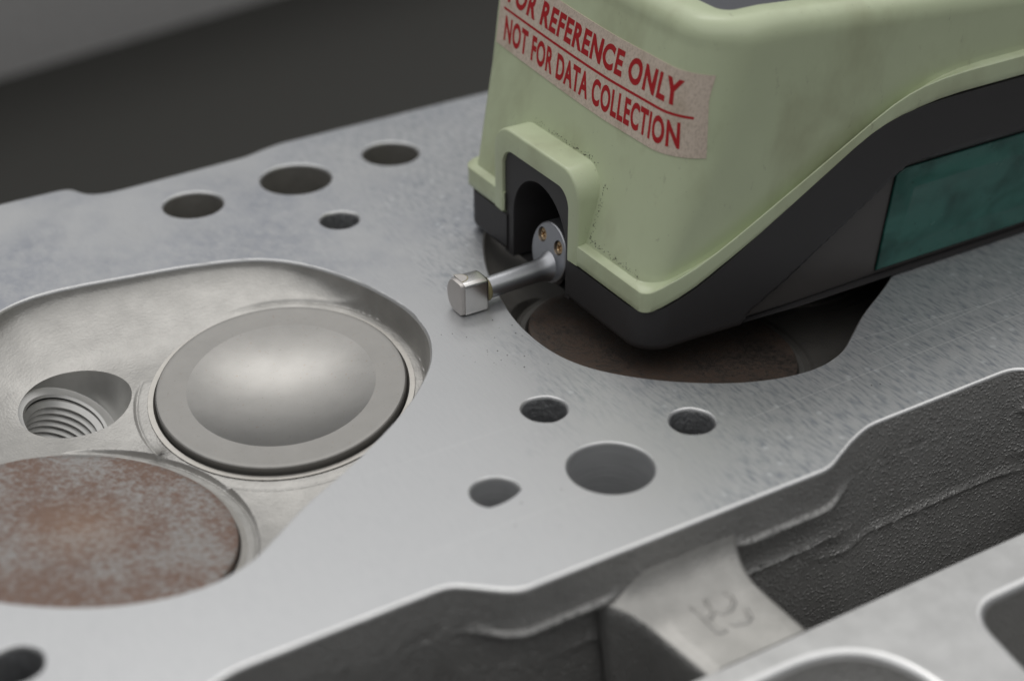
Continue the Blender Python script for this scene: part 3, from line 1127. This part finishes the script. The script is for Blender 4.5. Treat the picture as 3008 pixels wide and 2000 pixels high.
    sh.loft([[(x, wy(x, z) - 0.06, z) for x, z in d0], [(x, wy(x, z) - 0.06, z) for x, z in d1]])
    sh.done('window_gasket', m_plastic('black_rubber', (0.008, 0.008, 0.008), 0.6), win, 0)


build_gauge()


# label wrapped round the leaning front of the shell
def front_frame(z):
    L = shell_loop(z, 0.0)
    d = np.r_[0, np.cumsum(np.linalg.norm(np.diff(L, axis=0), axis=1))]
    # s = 0 where the straight front begins at the far corner
    return L, d


FR_Z = np.linspace(26, 45, 39)
FR = [front_frame(z) for z in FR_Z]


def wrap(s, z, lift):
    # the label was stuck on with its far end creeping upward
    z = z + 1.8 * max(0.0, min(1.0, (32.0 - s) / 33.0)) ** 1.35
    return wrap_flat(s, z, lift)


def wrap_flat(s, z, lift):
    f = (z - FR_Z[0]) / (FR_Z[1] - FR_Z[0])
    i = int(max(0, min(len(FR) - 2, math.floor(f))))
    w = f - i
    out = []
    for k in (i, i + 1):
        L, d = FR[k]
        ss = s + 0.0
        ext = ss - d[0]
        if ext < 0:      # round the far corner: points before the loop start
            Lr = L[::-1]
            dr = np.r_[0, np.cumsum(np.linalg.norm(np.diff(np.vstack([L[:1], Lr]), axis=0), axis=1))]
            pts = np.vstack([L[:1], Lr])
            p = np.array([np.interp(-ext, dr, pts[:, 0]), np.interp(-ext, dr, pts[:, 1])])
            q = np.array([np.interp(-ext + 0.05, dr, pts[:, 0]), np.interp(-ext + 0.05, dr, pts[:, 1])])
            t = p - q
        else:
            p = np.array([np.interp(ss, d, L[:, 0]), np.interp(ss, d, L[:, 1])])
            q = np.array([np.interp(ss + 0.05, d, L[:, 0]), np.interp(ss + 0.05, d, L[:, 1])])
            t = q - p
        t = t / (np.linalg.norm(t) + 1e-12)
        nrm = np.array([t[1], -t[0]])
        out.append(np.r_[p + nrm * lift, 0])
    p = out[0] * (1 - w) + out[1] * w
    return (p[0], p[1], z + lift * 0.28)


LZ0, LZ1 = 29.55, 41.4
LS0, LS1 = -1.2, 52.0


def build_label():
    ss = np.linspace(LS0, LS1, 70)
    zz = np.linspace(LZ0, LZ1, 14)
    V, F = [], []
    for z in zz:
        for s in ss:
            V.append(wrap(s, z, 0.10))
    n = len(ss)
    for j in range(len(zz) - 1):
        for i in range(n - 1):
            F.append((j * n + i, j * n + i + 1, (j + 1) * n + i + 1, (j + 1) * n + i))
    mb = MB().add(V, F)
    edge = [(s, LZ0) for s in ss] + [(LS1, z) for z in zz[1:]] + [(s, LZ1) for s in ss[::-1][1:]] + [(LS0, z) for z in zz[::-1][1:-1]]
    mb.loft([[wrap(s, z, 0.0) for s, z in edge], [wrap(s, z, 0.10) for s, z in edge]])
    lab = mb.done('warning_label', LABEL, GAUGE, 40, label='yellowed label reading for reference only, not for data collection')

    def lettering(txt, s0, s1, z0, h, wgt):
        cu = bpy.data.curves.new('lettering', 'FONT')
        cu.body = txt
        cu.offset = wgt
        cu.space_character = 1.10
        cu.resolution_u = 5
        ob = bpy.data.objects.new('lettering', cu)
        COL.objects.link(ob)
        bpy.context.view_layer.update()
        me = bpy.data.meshes.new_from_object(ob.evaluated_get(bpy.context.evaluated_depsgraph_get()))
        bpy.data.objects.remove(ob)
        bm = bmesh.new()
        bm.from_mesh(me)
        xs = [v.co.x for v in bm.verts]
        for xc in np.arange(min(xs), max(xs), 0.09):      # fine vertical cuts so the print follows the curved shell
            bmesh.ops.bisect_plane(bm, geom=bm.verts[:] + bm.edges[:] + bm.faces[:], plane_co=(xc, 0, 0), plane_no=(1, 0, 0), dist=1e-5)
        bmesh.ops.triangulate(bm, faces=bm.faces[:])
        bm.verts.index_update()
        xs = [v.co.x for v in bm.verts]
        ys = [v.co.y for v in bm.verts]
        x0, x1, y0, y1 = min(xs), max(xs), min(ys), max(ys)
        V = [wrap(s0 + (v.co.x - x0) / (x1 - x0) * (s1 - s0), z0 + (v.co.y - y0) / (y1 - y0) * h, 0.125) for v in bm.verts]
        F = [tuple(v.index for v in f.verts) for f in bm.faces]
        bm.free()
        build('lettering', V, F, INK, lab, 0)
    lettering('FOR REFERENCE ONLY', 1.0, 47.9, 36.35, 3.75, 0.041)
    lettering('NOT FOR DATA COLLECTION', 1.0, 48.1, 30.6, 3.75, 0.036)
    V, F = [], []
    sl = np.linspace(0.2, 50.0, 60)
    for z in (35.05, 35.42):
        V += [wrap(s, z, 0.125) for s in sl]
    for i in range(59):
        F.append((i, i + 1, 61 + i, 60 + i))
    build('printed_rule', V, F, INK, lab, 0)


build_label()


# probe: round lug with two cross-head screws, arm, and tip block resting on the gasket face
def build_probe():
    cy, cz, r, xf = 189.2, 5.5, 4.95, 120.9
    lean = 0.16                     # top of the lug leans back

    def X(x, z):
        return x + lean * (z - cz)
    out = circle(cy, cz, r - 0.35, 64)
    scr = [(191.55, 7.7), (186.75, 7.35)]
    hl = [circle(a, b, 1.22, 32) for a, b in scr]
    P, T = plate(out, hl)
    mb = MB()
    mb.add([(X(xf, p[1]), p[0], p[1]) for p in P], T[:, ::-1])
    rings = []
    for a in np.linspace(0, 90, 6):
        q = circle(cy, cz, r - 0.35 * (1 - math.sin(R(a))), 64)
        rings.append([(X(xf + 0.35 * (1 - math.cos(R(a))), p[1]), p[0], p[1]) for p in q])
    rings.append([(X(xf + 8, p[1]), p[0], p[1]) for p in circle(cy, cz, r, 64)])
    mb.loft(rings, cap1=True, flip=True)
    for (a, b), h in zip(scr, hl):
        mb.loft([[(X(xf, p[1]), p[0], p[1]) for p in h], [(X(xf + 1.3, p[1]), p[0], p[1]) for p in h]], cap1=True, flip=False)
    lug = mb.done('probe_mount', ARM, GAUGE, 40)

    for a, b in scr:
        s = MB()
        pr = [(1.08, 0.9), (1.08, 0.42), (0.98, 0.28), (0.6, 0.18)]
        rings = [[(X(xf + d, p[1]), p[0], p[1]) for p in circle(a, b, q, 24)] for q, d in pr]
        s.loft(rings, flip=False)
        # cross recess
        cr = []
        w, l = 0.17, 0.62
        for k in range(4):
            t = R(35 + 90 * k)
            u, v = np.array([math.cos(t), math.sin(t)]), np.array([-math.sin(t), math.cos(t)])
            cr += [u * l - v * w, u * l + v * w, (u + v) * w]
        cr = np.array(cr) + [a, b]
        P, T = plate(circle(a, b, 0.6, 24), [cr])
        s.add([(X(xf + 0.18, p[1]), p[0], p[1]) for p in P], T)
        s.loft([[(X(xf + 0.18, p[1]), p[0], p[1]) for p in cr], [(X(xf + 0.75, p[1]), *(np.array([a, b]) + (p - [a, b]) * 0.6)) for p in cr]], cap1=True)
        s.done('cross_head_screw', BRASS, lug, 30)

    # arm with a flared root
    a = np.arange(40) * 2 * math.pi / 40
    rings = []
    for x, rr in ((121.6, 3.2), (121.0, 2.75), (120.4, 2.32), (119.7, 2.02), (118.9, 1.86), (118, 1.80), (114, 1.76), (109.6, 1.74), (109.0, 1.74)):
        zc = 2.55 + (x - 109) * 0.045
        rings.append([(x, 188.8 + rr * math.cos(t), zc + rr * math.sin(t)) for t in a])
    MB().loft(rings, cap1=True).done('probe_arm', ARM, GAUGE, 40)
    MB().loft([[(x, 188.8 + q * math.cos(t), 2.56 + q * math.sin(t)) for t in a] for x, q in ((109.3, 1.6), (109.25, 1.9), (109.0, 2.0), (108.75, 1.86), (108.5, 1.98), (108.2, 1.9), (108.1, 1.4))]).done('glue_ring', GLUE, GAUGE, 40)

    # tip: squared block with rounded edges, slim pad let into its end
    sec = rounded([(186.3, 0.05), (191.3, 0.05), (191.3, 5.75), (186.3, 5.75)], [0.8, 2.4, 2.5, 0.8], 10)
    cc = np.array([188.8, 2.9])
    st = []
    for x, q in ((108.2, 0.93), (108.02, 0.985), (107.8, 1.0), (104.15, 1.0), (104.0, 0.995)):
        st.append([(x, *(cc + (p - cc) * q)) for p in sec])
    tip = MB().loft(st, cap0=True, cap1=True).done('probe_tip', CHROME, GAUGE, 40)
    # end pad, round on its far side and flush on the near one
    pad = rounded([(186.5, 0.1), (190.2, 0.1), (191.5, 2.9), (190.2, 5.7), (186.5, 5.7)], [0.7, 1.9, 2.2, 1.9, 0.7], 8)
    MB().loft([[(x, *(cc + (p - cc) * q)) for p in pad] for x, q in ((104.04, 0.985), (103.55, 0.985), (103.4, 0.96))], cap1=True).done('carbide_pad', CERAMIC, tip, 40)
    # half-round inlay on the top of the tip
    q = [(104.05 + 1.5 * math.cos(t), 188.75 + 1.25 * math.sin(t)) for t in np.linspace(-math.pi / 2, math.pi / 2, 24)]
    MB().loft([[(x, y, 5.70) for x, y in q], [(x, y, 5.80) for x, y in q]], cap1=True).done('half_round_inlay', CERAMIC, tip, 30)
    g = [(104.05 + 1.66 * math.cos(t), 188.75 + 1.40 * math.sin(t)) for t in np.linspace(-math.pi / 2, math.pi / 2, 24)]
    MB().loft([[(x, y, 5.70) for x, y in g], [(x, y, 5.768) for x, y in g]], cap1=True).done('inlay_joint', GLUE, tip, 30)


build_probe()


def build_specks():
    # grime caught in the corners where hood and rim meet the shell
    mb = MB()
    pts = []
    for _ in range(90):
        y = 181 + 19 * rng.random()
        pts.append((y, 23.25 + abs(rng.normal(0, 0.35)) - (0.6 if y < 183 else 0)))
    for _ in range(45):
        pts.append((178.6 - abs(rng.normal(0, 0.35)), 12.5 + 9 * rng.random()))
    for _ in range(110):
        pts.append((165 + 13.5 * rng.random() ** 0.7, 11.75 + abs(rng.normal(0, 0.5))))
    for y, z in pts:
        r = 0.05 + 0.09 * rng.random() ** 2
        x = 121.45 + 0.285 * max(z - 12, 0)
        a = rng.random() * 6
        V = [(x - 0.01, y + r * math.cos(a + k * 1.2566) * (0.7 + 0.6 * rng.random()), z + r * math.sin(a + k * 1.2566)) for k in range(5)] + [(x - 0.06, y, z)]
        mb.add(V, [(0, 1, 5), (1, 2, 5), (2, 3, 5), (3, 4, 5), (4, 0, 5)])
    o = mb.done('grime_specks', GRIT, GAUGE, 0)
    o['kind'] = 'stuff'


build_specks()


# ------------------------------------------------------------------ loose grit on the gasket face
def build_grit():
    mb = MB()
    spots = [(98 + rng.random() * 14, 168 + rng.random() * 16) for _ in range(46)] + [(60 + rng.random() * 90, 134 + rng.random() * 8) for _ in range(10)]
    for x, y in spots:
        if inside(np.array([[x, y]]), RIM + RIMN)[0] or inside(np.array([[x - PITCH, y]]), RIM + RIMN)[0]:
            continue
        if any(math.hypot(x - h[0], y - h[1]) < h[2] + 0.4 for h in HOLES):
            continue
        r = 0.05 + 0.10 * rng.random() ** 2
        a = rng.random() * 6.28
        V = []
        for k in range(5):
            t = a + k * 1.2566
            V.append((x + r * (0.7 + 0.5 * rng.random()) * math.cos(t), y + r * math.sin(t), 0.005))
        V.append((x, y, r * 0.9))
        mb.add(V, [(0, 1, 5), (1, 2, 5), (2, 3, 5), (3, 4, 5), (4, 0, 5)])
    o = mb.done('machining_grit', GRIT, None, 0, org=(105, 176, 0))
    o.location = to_world(105, 176, 0)
    o.rotation_euler = (0, 0, HEAD_A)
    o['kind'] = 'stuff'
    o['label'] = 'dark specks of loose grit on the gasket face beside the probe tip'
    o['category'] = 'grit'


build_grit()


# ------------------------------------------------------------------ steel block standing far behind on the bench
def build_block():
    o = bpy.data.objects.new('steel_block', None)
    COL.objects.link(o)
    o['label'] = 'out of focus grey steel block on the dark bench behind the cylinder head'
    o['category'] = 'block'
    o.location = (-0.155, 0.633, 0)
    o.rotation_euler = (0, 0, R(45.6))
    L, D, Hh = 620.0, 160.0, 150.0
    c = 4.0
    prof = [(0, 0), (0, Hh - c), (c * 0.3, Hh - c * 0.3), (c, Hh), (D - c, Hh), (D, Hh - c), (D, 0)]
    rings = [[(x, y, z) for y, z in prof] for x in (-L * 0.62, L * 0.38)]
    o['_org'] = (0, 0, 0)
    MB().loft(rings, closed=True, cap0=True, cap1=True, flip=True).done('block_body', BLOCK, o, 30)
    for k, x in enumerate((-220, -60, 100)):
        a = np.arange(32) * 2 * math.pi / 32
        MB().loft([[(x + r * math.cos(t), yy, 95 + r * math.sin(t)) for t in a] for r, yy in ((13, -0.6), (12.2, -1.0), (9.5, -1.0), (9.0, -0.2))], cap1=True, flip=True).done('tee_slot_plug', BORE, o, 40)


build_block()

for o in bpy.data.objects:
    if '_org' in o.keys():
        del o['_org']
